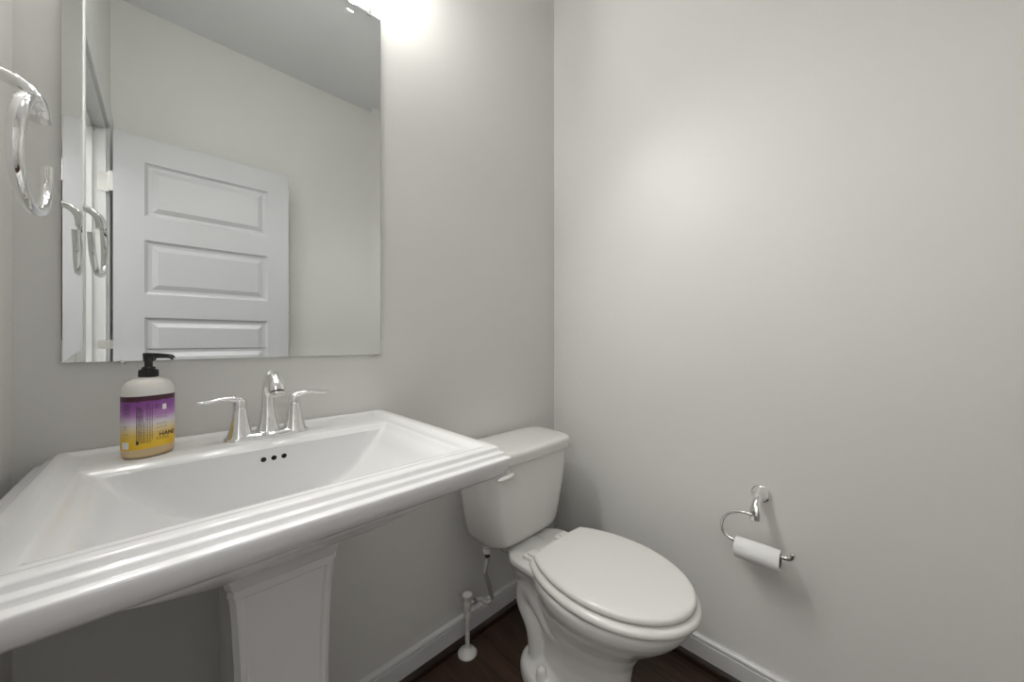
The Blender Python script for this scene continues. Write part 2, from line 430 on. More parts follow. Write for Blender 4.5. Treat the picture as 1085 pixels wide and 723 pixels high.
secs = [  # e(side/front), b(back), z, corner radius
    ring(0.225, 0.14, 0.724, 0.03, 0.200), ring(0.205, 0.10, 0.734, 0.04, 0.160), ring(0.182, 0.06, 0.752, 0.04, 0.120), ring(0.162, 0.03, 0.774, 0.035, 0.086), ring(0.148, 0.012, 0.791, 0.02, 0.062),
    ring(0.132, 0.008, 0.799, 0.015, 0.054), ring(0.090, 0.006, 0.808, 0.012, 0.051), ring(0.050, 0.004, 0.8145, 0.010), ring(0.034, 0.003, 0.8155, 0.010), ring(0.027, 0.002, 0.8160, 0.010),
    ring(0.0195, 0.002, 0.8185, 0.009), ring(0.011, 0.002, 0.8260, 0.008), ring(0.0048, 0.002, 0.837, 0.007), ring(0.0012, 0.002, 0.848, 0.006), ring(0.0002, 0.002, 0.8535, 0.006),
    ring(0.0005, 0.002, 0.8555, 0.006), ring(0.0018, 0.002, 0.8568, 0.005), ring(0.0100, 0.002, 0.8578, 0.004), ring(0.0118, 0.002, 0.8586, 0.004), ring(0.0128, 0.002, 0.8632, 0.004),
    ring(0.0140, 0.002, 0.8648, 0.004), ring(0.0210, 0.002, 0.8658, 0.004), ring(0.0228, 0.002, 0.8668, 0.004), ring(0.0240, 0.0022, 0.8718, 0.004), ring(0.0256, 0.0030, 0.8740, 0.004),
    ring(0.0300, 0.007, 0.8750, 0.004), ring(0.0410, 0.016, 0.8752, 0.004), ring(0.0455, 0.020, 0.8742, 0.004), ring(0.0500, 0.025, 0.8708, 0.004), ring(0.0545, 0.030, 0.8698, 0.004),
    ring(0.062, 0.05, 0.8698, 0.004), ring(0.0645, 0.11, 0.8698, 0.004), ring(0.067, 0.150, 0.8698, 0.004, 0.068), ring(0.0705, 0.1565, 0.8690, 0.005, 0.0715), ring(0.0735, 0.1605, 0.8655, 0.006, 0.0745),
    ring(0.0765, 0.1640, 0.8625, 0.008, 0.0775), ring(0.0795, 0.1685, 0.8600, 0.010, 0.0805)]
base = rrect(bx0, bx1, by0, by1, 0.012, 0.8585, NS, NC)
secs.append(base)
bc = Vector(((bx0+bx1)/2, (by0+by1)/2, 0))
for t in (0.006, 0.015, 0.03, 0.05, 0.07, 0.09, 0.11, 0.135, 0.16, 0.19, 0.22, 0.26, 0.30, 0.35, 0.41, 0.48, 0.56, 0.65, 0.74, 0.83, 0.92):
    s = []
    for p in base:
        x = bc.x+(p.x-bc.x)*(1-t); y = bc.y+(p.y-bc.y)*(1-t); s.append(Vector((x, y, bowl_z(x, y))))
    secs.append(s)
bm = bmesh.new(); loft(bm, secs)
basin = mk('basin', bm, M['china'], sink, angle=60)
for dx in (-0.0140, 0.004, 0.022):                        # three overflow holes, set into the back wall of the bowl
    bm = bmesh.new(); zc = 0.8375
    # find wall y where the surface has height zc at this x
    y = by1
    while bowl_z(SX+dx, y) > zc: y -= 0.0002
    slope = (bowl_z(SX+dx, y+0.0015)-bowl_z(SX+dx, y-0.0015))/0.003
    nrm = Vector((0, -slope, 1)).normalized()
    rot = nrm.to_track_quat('Z', 'Y').to_matrix()
    secs2 = [[Vector((SX+dx, y, zc)) + rot @ Vector((r*math.cos(a*PI/10), r*math.sin(a*PI/10), h)) for a in range(20)] for r, h in ((0.0049, -0.003), (0.0049, 0.0004), (0.0043, 0.0007))]
    loft(bm, secs2)
    mk('overflow_hole', bm, M['dark'], basin)
bm = bmesh.new(); dz = bowl_z(SX, -0.33)
lathe(bm, [(0.030, dz-0.004), (0.030, dz+0.002), (0.026, dz+0.004), (0.021, dz+0.003), (0.019, dz-0.001), (0.017, dz+0.002), (0.015, dz+0.007), (0.0001, dz+0.009)], (SX, -0.33, 0), 'z', 28)
mk('drain', bm, M['chrome'], basin)
# pedestal column: chamfered section with a sunk panel on front and sides
def col_sec(hw, yf, yb, z, ch=0.010, pan=0.0035, bd=0.007):
    x0, x1 = SX-hw, SX+hw
    p = [(x0+ch, yf), (x0+ch+bd, yf), (x0+ch+bd+0.004, yf+pan), (x1-ch-bd-0.004, yf+pan), (x1-ch-bd, yf), (x1-ch, yf),
         (x1-0.002, yf+ch), (x1-0.002, yf+ch+bd), (x1-0.002-pan, yf+ch+bd+0.004), (x1-0.002-pan, yb-ch), (x1-0.002, yb),
         (x0+0.002, yb), (x0+0.002+pan, yb-ch), (x0+0.002+pan, yf+ch+bd+0.004), (x0+0.002, yf+ch+bd), (x0+0.002, yf+ch)]
    return [Vector((a, b, z)) for a, b in p]
bm = bmesh.new()
cs = [(0.118, -0.345, -0.035, 0.0, 0.002), (0.118, -0.345, -0.035, 0.028, 0.002), (0.114, -0.341, -0.036, 0.034, 0.002), (0.107, -0.334, -0.038, 0.040, 0.002),
      (0.106, -0.333, -0.038, 0.062, 0.002), (0.100, -0.327, -0.04, 0.074, 0.002), (0.092, -0.318, -0.042, 0.090, 0.0001), (0.0915, -0.3175, -0.042, 0.094, 0.0035),
      (0.084, -0.309, -0.045, 0.15, 0.0035), (0.078, -0.303, -0.048, 0.24, 0.0035), (0.0755, -0.300, -0.05, 0.34, 0.0035), (0.0755, -0.299, -0.05, 0.44, 0.0035),
      (0.077, -0.300, -0.05, 0.53, 0.0035), (0.0805, -0.302, -0.05, 0.60, 0.0035), (0.084, -0.305, -0.05, 0.645, 0.0035), (0.0845, -0.3055, -0.05, 0.648, 0.0001), (0.087, -0.308, -0.05, 0.655, 0.0001), (0.087, -0.308, -0.05, 0.664, 0.0001),
      (0.090, -0.312, -0.05, 0.670, 0.0001), (0.093, -0.318, -0.05, 0.685, 0.0001), (0.106, -0.332, -0.05, 0.703, 0.0001), (0.112, -0.338, -0.05, 0.707, 0.0001), (0.112, -0.338, -0.05, 0.740, 0.0001)]
loft(bm, [col_sec(a, b, c, d, 0.010, p) for a, b, c, d, p in cs])
mk('pedestal', bm, M['china'], sink, angle=22)

# ------------------------------------------------------------------ faucet
FY, FZ, CX = -0.100, 0.8698, -1.127
fau = empty('sink_faucet', (CX, FY, FZ), 'chrome two-handle faucet with arched spout standing on the sink', 'faucet')
bm = bmesh.new()
secs = []
for ins, z in ((0.0, 0.0), (0.0, 0.004), (0.0015, 0.0065), (0.005, 0.0095), (0.012, 0.0125), (0.020, 0.014)):
    s = []
    for j in range(64):
        a = 2*PI*j/64; ca, sa = math.cos(a), math.sin(a)
        ex = 0.079-ins; ey = 0.0275-ins*0.8
        x = ex*math.copysign(abs(ca)**0.72, ca); y = ey*math.copysign(abs(sa)**0.85, sa)
        y *= 1 + 0.06*math.cos(2*PI*x/0.08)
        s.append(Vector((CX+x, FY+y, FZ+z)))
    secs.append(s)
loft(bm, secs); mk('base_plate', bm, M['chrome'], fau, angle=60)
for s in (-1, 1):
    hx = CX+s*0.0508
    bm = bmesh.new()
    pr = [(0.0245, 0.006), (0.0225, 0.011), (0.0200, 0.020), (0.0175, 0.032), (0.0150, 0.046), (0.0130, 0.058), (0.0120, 0.066), (0.0105, 0.0665), (0.0105, 0.0675), (0.0122, 0.068), (0.0122, 0.079), (0.0110, 0.084), (0.006, 0.0865), (0.0001, 0.087)]
    lathe(bm, [(r, FZ+z) for r, z in pr], (hx, FY, 0), 'z', 28)
    hnd = mk('handle', bm, M['chrome'], fau, angle=35)
    bm = bmesh.new()
    P = [(hx-s*0.004, FY, FZ+0.081), (hx+s*0.008, FY-0.001, FZ+0.0865), (hx+s*0.022, FY-0.002, FZ+0.0895), (hx+s*0.038, FY-0.003, FZ+0.089), (hx+s*0.055, FY-0.004, FZ+0.0865), (hx+s*0.066, FY-0.005, FZ+0.0870), (hx+s*0.072, FY-0.005, FZ+0.0885)]
    tube(bm, P, [0.010, 0.0105, 0.0095, 0.0095, 0.0105, 0.0085, 0.003], 18, 5, [(1, 0.8), (1, 0.7), (0.95, 0.55), (1, 0.50), (1.05, 0.48), (1, 0.42), (1, 0.5)])
    mk('lever', bm, M['chrome'], hnd, angle=70)
bm = bmesh.new()
P = [(CX, FY+0.004, FZ+0.008), (CX, FY+0.004, FZ+0.020), (CX, FY+0.005, FZ+0.045), (CX, FY+0.006, FZ+0.070), (CX, FY+0.005, FZ+0.096), (CX, FY-0.004, FZ+0.119), (CX, FY-0.027, FZ+0.1325), (CX, FY-0.056, FZ+0.1300), (CX, FY-0.079, FZ+0.1160), (CX, FY-0.087, FZ+0.104)]
tube(bm, P, [0.0255, 0.0215, 0.0172, 0.0145, 0.0130, 0.0130, 0.0140, 0.0155, 0.0165, 0.0165], 24, 6,
     [(1, 0.95), (1, 0.95), (1, 0.9), (1, 0.9), (1, 0.9), (1.05, 0.85), (1.08, 0.85), (1.08, 0.9), (1.02, 0.95), (1, 1)], up=(1, 0, 0), round_ends=False)
sp = mk('spout', bm, M['chrome'], fau, angle=50)
bm = bmesh.new(); lathe(bm, [(0.0135, 0.0), (0.0135, -0.004), (0.012, -0.0045), (0.0110, -0.003), (0.0001, -0.003)], (0, 0, 0), 'z', 20)
d = Vector((0, -0.4, -0.9)).normalized(); q = (-d).to_track_quat('Z', 'Y').to_matrix().to_4x4()
bmesh.ops.transform(bm, matrix=Matrix.Translation((CX, FY-0.0872, FZ+0.1038)) @ q, verts=bm.verts)
mk('aerator', bm, M['nickel'], sp)
bm = bmesh.new(); tube(bm, [(CX, FY+0.022, FZ+0.010), (CX, FY+0.022, FZ+0.035), (CX, FY+0.022, FZ+0.040)], [0.0022, 0.0022, 0.005], 10)
mk('lift_rod', bm, M['chrome'], fau)

# ------------------------------------------------------------------ soap bottle
BX, BY, BZ = -1.314, -0.104, 0.8698
soap = empty('soap_bottle', (BX, BY, BZ), 'pump bottle of hand soap with purple and yellow label, on the sink ledge', 'soap bottle')
RA = math.radians(33); AX, AY = 0.0362, 0.0272
def ov(phi, z, k=0.0, a=AX, b=AY, ex=0.86):
    s, c = math.sin(phi), -math.cos(phi)
    x = (a+k)*math.copysign(abs(s)**ex, s); y = (b+k)*math.copysign(abs(c)**ex, c)
    return Vector((BX + x*math.cos(RA)-y*math.sin(RA), BY + x*math.sin(RA)+y*math.cos(RA), BZ+z))
m = mat('frosted_bottle', (0.80, 0.79, 0.76), 0.30, spec=0.4, **{'Subsurface_Weight': 0.3, 'Subsurface_Scale': 0.01}); M['bottle'] = m
nt = m.node_tree; tc = nt.nodes.new('ShaderNodeTexCoord'); sp_ = nt.nodes.new('ShaderNodeSeparateXYZ'); nt.links.new(tc.outputs['Object'], sp_.inputs[0])
mr_ = nt.nodes.new('ShaderNodeMapRange'); mr_.inputs[1].default_value = 0.060; mr_.inputs[2].default_value = 0.064; nt.links.new(sp_.outputs['Z'], mr_.inputs[0])
mx_ = nt.nodes.new('ShaderNodeMix'); mx_.data_type = 'RGBA'; mx_.inputs[6].default_value = (0.68, 0.52, 0.30, 1); mx_.inputs[7].default_value = (0.80, 0.79, 0.76, 1)
nt.links.new(mr_.outputs[0], mx_.inputs[0]); nt.links.new(mx_.outputs[2], nt.nodes['Principled BSDF'].inputs['Base Color'])   # the soap shows through up to its level
M['soap'] = mat('amber_soap', (0.78, 0.55, 0.22), 0.3)
def label_mat():
    m = mat('soap_label', (1, 1, 1), 0.35, spec=0.4); nt = m.node_tree; b = nt.nodes['Principled BSDF']
    tc = nt.nodes.new('ShaderNodeTexCoord'); sp = nt.nodes.new('ShaderNodeSeparateXYZ'); nt.links.new(tc.outputs['Object'], sp.inputs[0])
    mr = nt.nodes.new('ShaderNodeMapRange'); mr.inputs[1].default_value = 0.017; mr.inputs[2].default_value = 0.112
    n = nt.nodes.new('ShaderNodeTexNoise'); n.inputs['Scale'].default_value = 90; nt.links.new(tc.outputs['Object'], n.inputs['Vector'])
    ad = nt.nodes.new('ShaderNodeMath'); ad.operation = 'MULTIPLY_ADD'; ad.inputs[1].default_value = 0.006; nt.links.new(n.outputs['Fac'], ad.inputs[0])
    nt.links.new(sp.outputs['Z'], ad.inputs[2]); nt.links.new(ad.outputs[0], mr.inputs[0])
    r = nt.nodes.new('ShaderNodeValToRGB'); e = r.color_ramp.elements
    e[0].position = 0.0; e[0].color = (0.83, 0.50, 0.02, 1); e[1].position = 1.0; e[1].color = (0.07, 0.022, 0.035, 1)
    for p, c in ((0.16, (0.84, 0.55, 0.04, 1)), (0.30, (0.80, 0.56, 0.14, 1)), (0.42, (0.80, 0.70, 0.48, 1)), (0.52, (0.78, 0.72, 0.78, 1)), (0.66, (0.50, 0.25, 0.55, 1)), (0.80, (0.30, 0.10, 0.36, 1)), (0.925, (0.26, 0.075, 0.32, 1)), (0.94, (0.07, 0.022, 0.035, 1))):
        x = e.new(p); x.color = c
    nt.links.new(mr.outputs[0], r.inputs[0]); nt.links.new(r.outputs[0], b.inputs['Base Color']); return m
M['label'] = label_mat(); M['ink'] = mat('label_ink', (0.05, 0.02, 0.03), 0.5); M['label_white'] = mat('label_white', (0.8, 0.8, 0.78), 0.5)
def oval_loft(bm, prof, n=64, cap0=True, cap1=True):
    loft(bm, [[ov(2*PI*j/n, z, 0, a, b, 0.86+(0.14 if a < 0.02 else 0)) for j in range(n)] for a, b, z in prof], cap0, cap1)
bm = bmesh.new()
bp = [(AX-0.008, AY-0.008, 0.0), (AX-0.004, AY-0.004, 0.0008), (AX-0.001, AY-0.001, 0.004), (AX, AY, 0.009), (AX, AY, 0.112), (AX-0.0003, AY-0.0003, 0.119), (AX-0.0014, AY-0.0012, 0.126), (AX-0.0042, AY-0.0034, 0.1325), (AX-0.0090, AY-0.0068, 0.1375), (AX-0.0155, AY-0.0105, 0.1405), (0.0135, 0.0130, 0.1425), (0.0120, 0.0120, 0.146)]
oval_loft(bm, bp); mk('bottle_body', bm, M['bottle'], soap, angle=60)
bm = bmesh.new(); n = 96
loft(bm, [[ov(2*PI*j/n, z, kk) for j in range(n)] for z, kk in ((0.0175, 0.0001), (0.0175, 0.0005), (0.1115, 0.0005), (0.1115, 0.0001))], False, False)
lab = mk('label', bm, M['label'], soap, angle=60)
# print on the label, wrapped round the bottle.  u = arc length from the front centre (m), v = height
NT = 2000; tab = [0.0]
for i in range(1, NT+1):
    tab.append(tab[-1] + (ov(-PI+2*PI*i/NT, 0)-ov(-PI+2*PI*(i-1)/NT, 0)).length)
mid = tab[NT//2]
def uphi(u):
    t = u+mid; lo, hi = 0, NT
    while hi-lo > 1:
        m_ = (lo+hi)//2
        if tab[m_] < t: lo = m_
        else: hi = m_
    f = (t-tab[lo])/max(1e-9, tab[hi]-tab[lo]); return -PI+2*PI*(lo+f)/NT
def patch(bm, u0, u1, v0, v1, k=0.0008):
    n = max(1, int(abs(u1-u0)/0.002)); s = [[ov(uphi(u0+(u1-u0)*i/n), v, k) for i in range(n+1)] for v in (v0, v1)]
    loft(bm, s, False, False, closed=False)
def text(bm, body, size, u, v, vertical=False, k=0.0008):
    cu = bpy.data.curves.new('t', 'FONT'); cu.body = body; cu.size = size; cu.resolution_u = 2; cu.offset = 0.00020
    o = bpy.data.objects.new('t', cu); COL.objects.link(o)
    dg = bpy.context.evaluated_depsgraph_get(); me = bpy.data.meshes.new_from_object(o.evaluated_get(dg))
    vs = []
    for p in me.vertices:
        a, b = p.co.x, p.co.y
        if vertical: a, b = -b, a
        vs.append(bm.verts.new(ov(uphi(u+a), v+b, k)))
    for p in me.polygons:
        try: bm.faces.new([vs[i] for i in p.vertices])
        except ValueError: pass
    bpy.data.objects.remove(o); bpy.data.meshes.remove(me); bpy.data.curves.remove(cu)
bm = bmesh.new(); rnd = random.Random(7)
def dashes(u, v0, v1, w):       # a column of tiny unreadable upright print
    v = v0
    while v < v1:
        l = rnd.uniform(0.0012, 0.0045); patch(bm, u, u+w, v, min(v+l, v1)); v += l+rnd.uniform(0.0004, 0.0009)
def rows(u0, u1, v, w):
    u = u0
    while u < u1:
        l = rnd.uniform(0.001, 0.003); patch(bm, u, min(u+l, u1), v, v+w); u += l+0.0007
UC = -0.0195     # arc position that faces the viewer
for du, v0, v1, w in ((-0.0115, 0.026, 0.094, 0.0012), (-0.0090, 0.033, 0.093, 0.0012), (-0.0066, 0.028, 0.092, 0.0012), (-0.0040, 0.028, 0.088, 0.0007), (-0.0022, 0.028, 0.066, 0.0009),
                      (0.0004, 0.027, 0.098, 0.0006), (0.0022, 0.027, 0.098, 0.0006), (0.0042, 0.026, 0.096, 0.0006), (0.0062, 0.028, 0.090, 0.0006), (0.0082, 0.032, 0.094, 0.0006)):
    dashes(UC+du, v0, v1, w)
patch(bm, UC-0.0120, UC-0.0085, 0.0265, 0.0325)
text(bm, 'HAND', 0.0104, UC+0.0180, 0.0360)
for v in (0.0330, 0.0305): rows(UC+0.0140, UC+0.034, v, 0.0008)
for v in (0.0450, 0.0510, 0.0535, 0.0575, 0.0600): rows(UC+0.0140, UC+0.031, v, 0.0005)
for v in (0.0700, 0.0725, 0.0760): rows(UC+0.0140, UC+0.031, v, 0.0006)
for v in (0.088, 0.0925): rows(UC+0.0125, UC+0.0175, v, 0.0016)
for i in range(9): v = 0.100-0.0022*i; rows(UC-0.031, UC-0.020, v-0.002, 0.0006)
for v in (0.060, 0.0575, 0.054, 0.045): rows(UC-0.031, UC-0.024, v, 0.0006)
mk('label_print', bm, M['ink'], lab, smooth=False)
bm = bmesh.new(); patch(bm, UC-0.034, UC-0.0215, 0.0200, 0.0315, 0.0009)
mk('label_panel', bm, M['label_white'], lab, smooth=False)
bm = bmesh.new(); patch(bm, UC+0.0235, UC+0.030, 0.084, 0.094, 0.0007)
mk('label_panel', bm, M['label_white'], lab, smooth=False)
bm = bmesh.new()
lathe(bm, [(0.0110, 0.1430), (0.0128, 0.1435), (0.0131, 0.145), (0.0131, 0.1565), (0.0125, 0.1577), (0.0095, 0.158), (0.0095, 0.161), (0.0085, 0.1625), (0.0058, 0.163), (0.0055, 0.180), (0.0001, 0.180)], (BX, BY, BZ), 'z', 32)
for j in range(32):
    a = 2*PI*j/32; x, y = BX+0.0131*math.cos(a), BY+0.0131*math.sin(a)
    box(bm, x-0.0005, x+0.0005, y-0.0005, y+0.0005, BZ+0.1445, BZ+0.1555)
pump = mk('pump_collar', bm, M['black'], soap, angle=50)
bm = bmesh.new()
lathe(bm, [(0.0066, 0.172), (0.0072, 0.173), (0.0078, 0.183), (0.0080, 0.1865), (0.0070, 0.188), (0.0001, 0.1885)], (BX, BY, BZ), 'z', 24)
nd = Vector((0.93, -0.36, 0)).normalized(); c0 = Vector((BX, BY, BZ))
tube(bm, [c0+Vector((0, 0, 0.1845)), c0+nd*0.012+Vector((0, 0, 0.1848)), c0+nd*0.026+Vector((0, 0, 0.1842)), c0+nd*0.033+Vector((0, 0, 0.1828)), c0+nd*0.0365+Vector((0, 0, 0.1795))], [0.0062, 0.0052, 0.0042, 0.0036, 0.0030], 14, 5, [(1, .62)]*5)
mk('pump_head', bm, M['black'], soap, angle=50)

# ------------------------------------------------------------------ towel ring on the left wall
TY = -0.308
tr = empty('towel_ring', (XL, TY, 1.42), 'chrome open towel ring hanging from a curved post on the left wall', 'towel ring')
bm = bmesh.new()
tube(bm, [(XL+0.0005, TY, 1.408), (XL+0.006, TY, 1.408), (XL+0.020, TY, 1.4075), (XL+0.043, TY, 1.4045), (XL+0.060, TY-0.001, 1.3985), (XL+0.071, TY-0.002, 1.387), (XL+0.0755, TY-0.003, 1.372), (XL+0.0765, TY-0.003, 1.3585)],
     [0.0270, 0.0250, 0.0140, 0.0088, 0.0090, 0.0100, 0.0104, 0.0104], 24, 6, [(1, 1), (1, 1), (1, 1), (1.1, .9), (1.2, .9), (1.3, .9), (1.35, .95), (1.3, .95)], round_ends=False)
mk('post', bm, M['chrome'], tr, angle=60)
bm = bmesh.new(); RXX = XL+0.078
yz = [(-0.306, 1.368), (-0.330, 1.369), (-0.357, 1.364), (-0.380, 1.349), (-0.396, 1.321), (-0.400, 1.291), (-0.387, 1.264), (-0.353, 1.248), (-0.308, 1.245), (-0.266, 1.254), (-0.236, 1.277), (-0.222, 1.302), (-0.2165, 1.329)]
tube(bm, [(RXX - 0.0008*i, y, z) for i, (y, z) in enumerate(yz)], [0.0050, 0.0062, 0.0072, 0.0074, 0.0072, 0.0066, 0.0060, 0.0056, 0.0058, 0.0060, 0.0060, 0.0060, 0.0062], 18, 6,
     [(0.95, 1)]*13, up=(1, 0, 0), round_ends=False)
mk('ring', bm, M['chrome'], tr, angle=60)

# ------------------------------------------------------------------ paper holder on the right wall, nearly empty roll
ph = empty('toilet_paper_holder', (0, -0.80, 0.61), 'chrome hook shaped toilet paper holder on the right wall', 'paper holder')
bm = bmesh.new()
tube(bm, [(-0.0005, -0.803, 0.617), (-0.005, -0.803, 0.617), (-0.018, -0.802, 0.618), (-0.040, -0.801, 0.615), (-0.058, -0.800, 0.600), (-0.067, -0.800, 0.582), (-0.070, -0.800, 0.562)],
     [0.0270, 0.0250, 0.0165, 0.0110, 0.0098, 0.0110, 0.0100], 24, 6, [(1, 1), (1, 1), (1, 1), (1.1, .9), (1.2, .8), (1.25, .7), (1.25, .65)], round_ends=False)
mk('post', bm, M['chrome'], ph, angle=60)
bm = bmesh.new(); HX_ = -0.070
yz = [(-0.806, 0.573), (-0.790, 0.5745), (-0.765, 0.5735), (-0.738, 0.562), (-0.721, 0.541), (-0.716, 0.516), (-0.722, 0.497), (-0.738, 0.4865), (-0.760, 0.4835), (-0.800, 0.4825), (-0.845, 0.4815), (-0.872, 0.482), (-0.883, 0.487), (-0.887, 0.499)]
tube(bm, [(HX_, y, z) for y, z in yz], [0.0054]*11+[0.0058, 0.0062, 0.0064], 14, 6, up=(1, 0, 0))
mk('hook', bm, M['chrome'], ph, angle=60)
RZ = 0.4825+0.0054-0.0188; RR = 0.0282
roll = empty('toilet_paper_roll', (HX_, -0.805, RZ), 'almost used up white toilet paper roll hanging on the chrome holder', 'toilet paper')
bm = bmesh.new(); y0, y1 = -0.860, -0.752
lathe(bm, [(0.0196, y0), (RR-0.0006, y0), (RR, y0+0.0008), (RR, y1-0.0008), (RR-0.0006, y1), (0.0196, y1), (0.0196, y0)], (HX_, 0, RZ), 'y', 40, cap=False)
# loose last sheet edge
loft(bm, [[Vector((HX_+math.cos(a)*(RR+0.0003+k), y, RZ+math.sin(a)*(RR+0.0003+k))) for a, k in ((2.6, 0), (2.9, 0.0002), (3.3, 0.0004), (3.7, 0.0008), (4.1, 0.0018))] for y in (y0, y1)], False, False, closed=False)
mk('paper', bm, M['paper'], roll)
bm = bmesh.new(); lathe(bm, [(0.0188, y0), (0.0196, y0), (0.0196, y1), (0.0188, y1), (0.0188, y0)], (HX_, 0, RZ), 'y', 40, cap=False)
mk('cardboard_core', bm, M['core'], roll)

# ------------------------------------------------------------------ toilet
TX = -0.375
toi = empty('toilet', (TX, -0.35, 0), 'white two-piece toilet with closed lid in the corner', 'toilet')
def egg(yb, yf, hw, z, n=64, back=1.0, ym=None):
    """plan outline: half ellipses about the widest point; back<1 squares the back off"""
    ym = yb+(yf-yb)*0.48 if ym is None else ym
    pts = []
    for j in range(n):
        a = 2*PI*j/n; c, s = math.cos(a), math.sin(a)
        ey = (yb-ym) if s > 0 else (ym-yf)
        if s > 0: x = hw*math.copysign(abs(c)**back, c); y = ym+ey*abs(s)**back
        else: x = hw*c; y = ym+ey*s
        pts.append(Vector((TX+x, y, z)))
    return pts
bm = bmesh.new()
loft(bm, [egg(-0.205, -0.60, 0.122, 0.0, back=0.7), egg(-0.205, -0.60, 0.122, 0.032, back=0.7), egg(-0.213, -0.592, 0.115, 0.046, back=0.7), egg(-0.24, -0.58, 0.088, 0.056, back=0.8), egg(-0.27, -0.572, 0.080, 0.075),
          egg(-0.275, -0.57, 0.078, 0.13), egg(-0.275, -0.578, 0.082, 0.18), egg(-0.272, -0.60, 0.098, 0.225), egg(-0.27, -0.637, 0.124, 0.265), egg(-0.27, -0.676, 0.150, 0.30), egg(-0.27, -0.706, 0.169, 0.33),
          egg(-0.268, -0.724, 0.178, 0.353), egg(-0.265, -0.732, 0.181, 0.370), egg(-0.265, -0.733, 0.181, 0.381), egg(-0.268, -0.729, 0.178, 0.387)])
# shelf under the tank, flowing into the bowl rim
def nar(ps):
    for p in ps:
        t = max(0, min(1, (p.y+0.235)/0.08)); p.x = TX+(p.x-TX)*(1-0.36*t*t*(3-2*t))
    return ps
loft(bm, [nar(q) for q in [rrect(TX-0.095, TX+0.095, -0.36, -0.045, 0.03, 0.335), rrect(TX-0.118, TX+0.118, -0.40, -0.04, 0.03, 0.352), rrect(TX-0.128, TX+0.128, -0.42, -0.036, 0.022, 0.368),
          rrect(TX-0.129, TX+0.129, -0.42, -0.035, 0.020, 0.384), rrect(TX-0.125, TX+0.125, -0.42, -0.039, 0.020, 0.388)]])
# trapway: rises behind the bowl, bends and drops to the floor
tube(bm, [(TX, -0.46, 0.13), (TX, -0.38, 0.115), (TX, -0.31, 0.15), (TX, -0.265, 0.215), (TX, -0.225, 0.262), (TX, -0.21, 0.30), (TX, -0.20, 0.35)], [0.066, 0.066, 0.062, 0.060, 0.064, 0.070, 0.075], 24, 6, [(1.15, 0.85)]*7, up=(1, 0, 0))
for s in (-1, 1):                                        # the pipe's outline standing out on each flank
    tube(bm, [(TX+s*0.030, -0.50, 0.235), (TX+s*0.046, -0.42, 0.19), (TX+s*0.050, -0.35, 0.185), (TX+s*0.048, -0.29, 0.235), (TX+s*0.040, -0.235, 0.265), (TX+s*0.042, -0.225, 0.21), (TX+s*0.044, -0.262, 0.14), (TX+s*0.044, -0.275, 0.04)],
         [0.040, 0.036, 0.032, 0.034, 0.040, 0.038, 0.032, 0.030], 16, 6, up=(1, 0, 0))
bowl = mk('bowl', bm, M['toilet'], toi)
r = bowl.modifiers.new('fuse', 'REMESH'); r.mode = 'VOXEL'; r.voxel_size = 0.0045; r.use_smooth_shade = True
r = bowl.modifiers.new('soften', 'SMOOTH'); r.factor = 0.6; r.iterations = 7
for s in (-1, 1):
    bm = bmesh.new(); lathe(bm, [(0.0180, 0.040), (0.0180, 0.053), (0.0165, 0.057), (0.0158, 0.068), (0.0138, 0.077), (0.008, 0.082), (0.0001, 0.083)], (TX+s*0.092, -0.330, 0), 'z', 22)
    mk('bolt_cap', bm, M['seat'], toi, angle=50)
# seat and lid share one outline
def seat_out(k, z, yc=-0.507, b=0.238, bb=0.262, a=0.180, ycut=-0.312, n=72, inner=False):
    pts = []
    a, b, bb = a-k, b-k, bb-k; yb = ycut-k
    tcut = math.asin(min(0.999, (yb-yc)/bb))
    for j in range(n):                                   # from the right cut corner round the front to the left one
        t = tcut - (PI+2*tcut)*j/(n-1)
        ey = bb if math.sin(t) > 0 else b
        pts.append(Vector((TX+a*math.cos(t), yc+ey*math.sin(t), z)))
    L, R = pts[-1], pts[0]; m = 12
    for j in range(1, m): pts.append(L.lerp(R, j/m) + Vector((0, 0.006*math.sin(PI*j/m), 0)))
    return pts
bm = bmesh.new()
inn = lambda k, z: seat_out(k, z)
secs = [seat_out(0.003, 0.3900), seat_out(-0.002, 0.393), seat_out(-0.004, 0.399), seat_out(-0.003, 0.406), seat_out(0.002, 0.4110), seat_out(0.012, 0.4130), seat_out(0.045, 0.4130), seat_out(0.052, 0.408), seat_out(0.054, 0.400), seat_out(0.054, 0.3900)]
loft(bm, secs + [secs[0]], False, False)
bmesh.ops.remove_doubles(bm, verts=bm.verts, dist=1e-6)
mk('seat', bm, M['seat'], toi, angle=60)
bm = bmesh.new()
def lid_s(k, z, dome=0.0): return [p + Vector((0, 0, dome)) for p in seat_out(k, z)]
loft(bm, [lid_s(0.022, 0.4165), lid_s(0.012, 0.4170), lid_s(0.0085, 0.4195), lid_s(0.0070, 0.4245), lid_s(0.0085, 0.4300), lid_s(0.0120, 0.4338), lid_s(0.018, 0.4355), lid_s(0.035, 0.4366), lid_s(0.060, 0.4374), lid_s(0.10, 0.4380), lid_s(0.15, 0.4383)])
mk('seat_lid', bm, M['seat'], toi, angle=60)
bm = bmesh.new()                                          # bumpers under the lid keep the gap
bm.free()
for x, y in ((TX-0.12, -0.62), (TX+0.12, -0.62), (TX-0.13, -0.40), (TX+0.13, -0.40)):
    bm = bmesh.new(); box(bm, x-0.008, x+0.008, y-0.008, y+0.008, 0.4125, 0.4175); mk('bumper', bm, M['rubber'], toi)
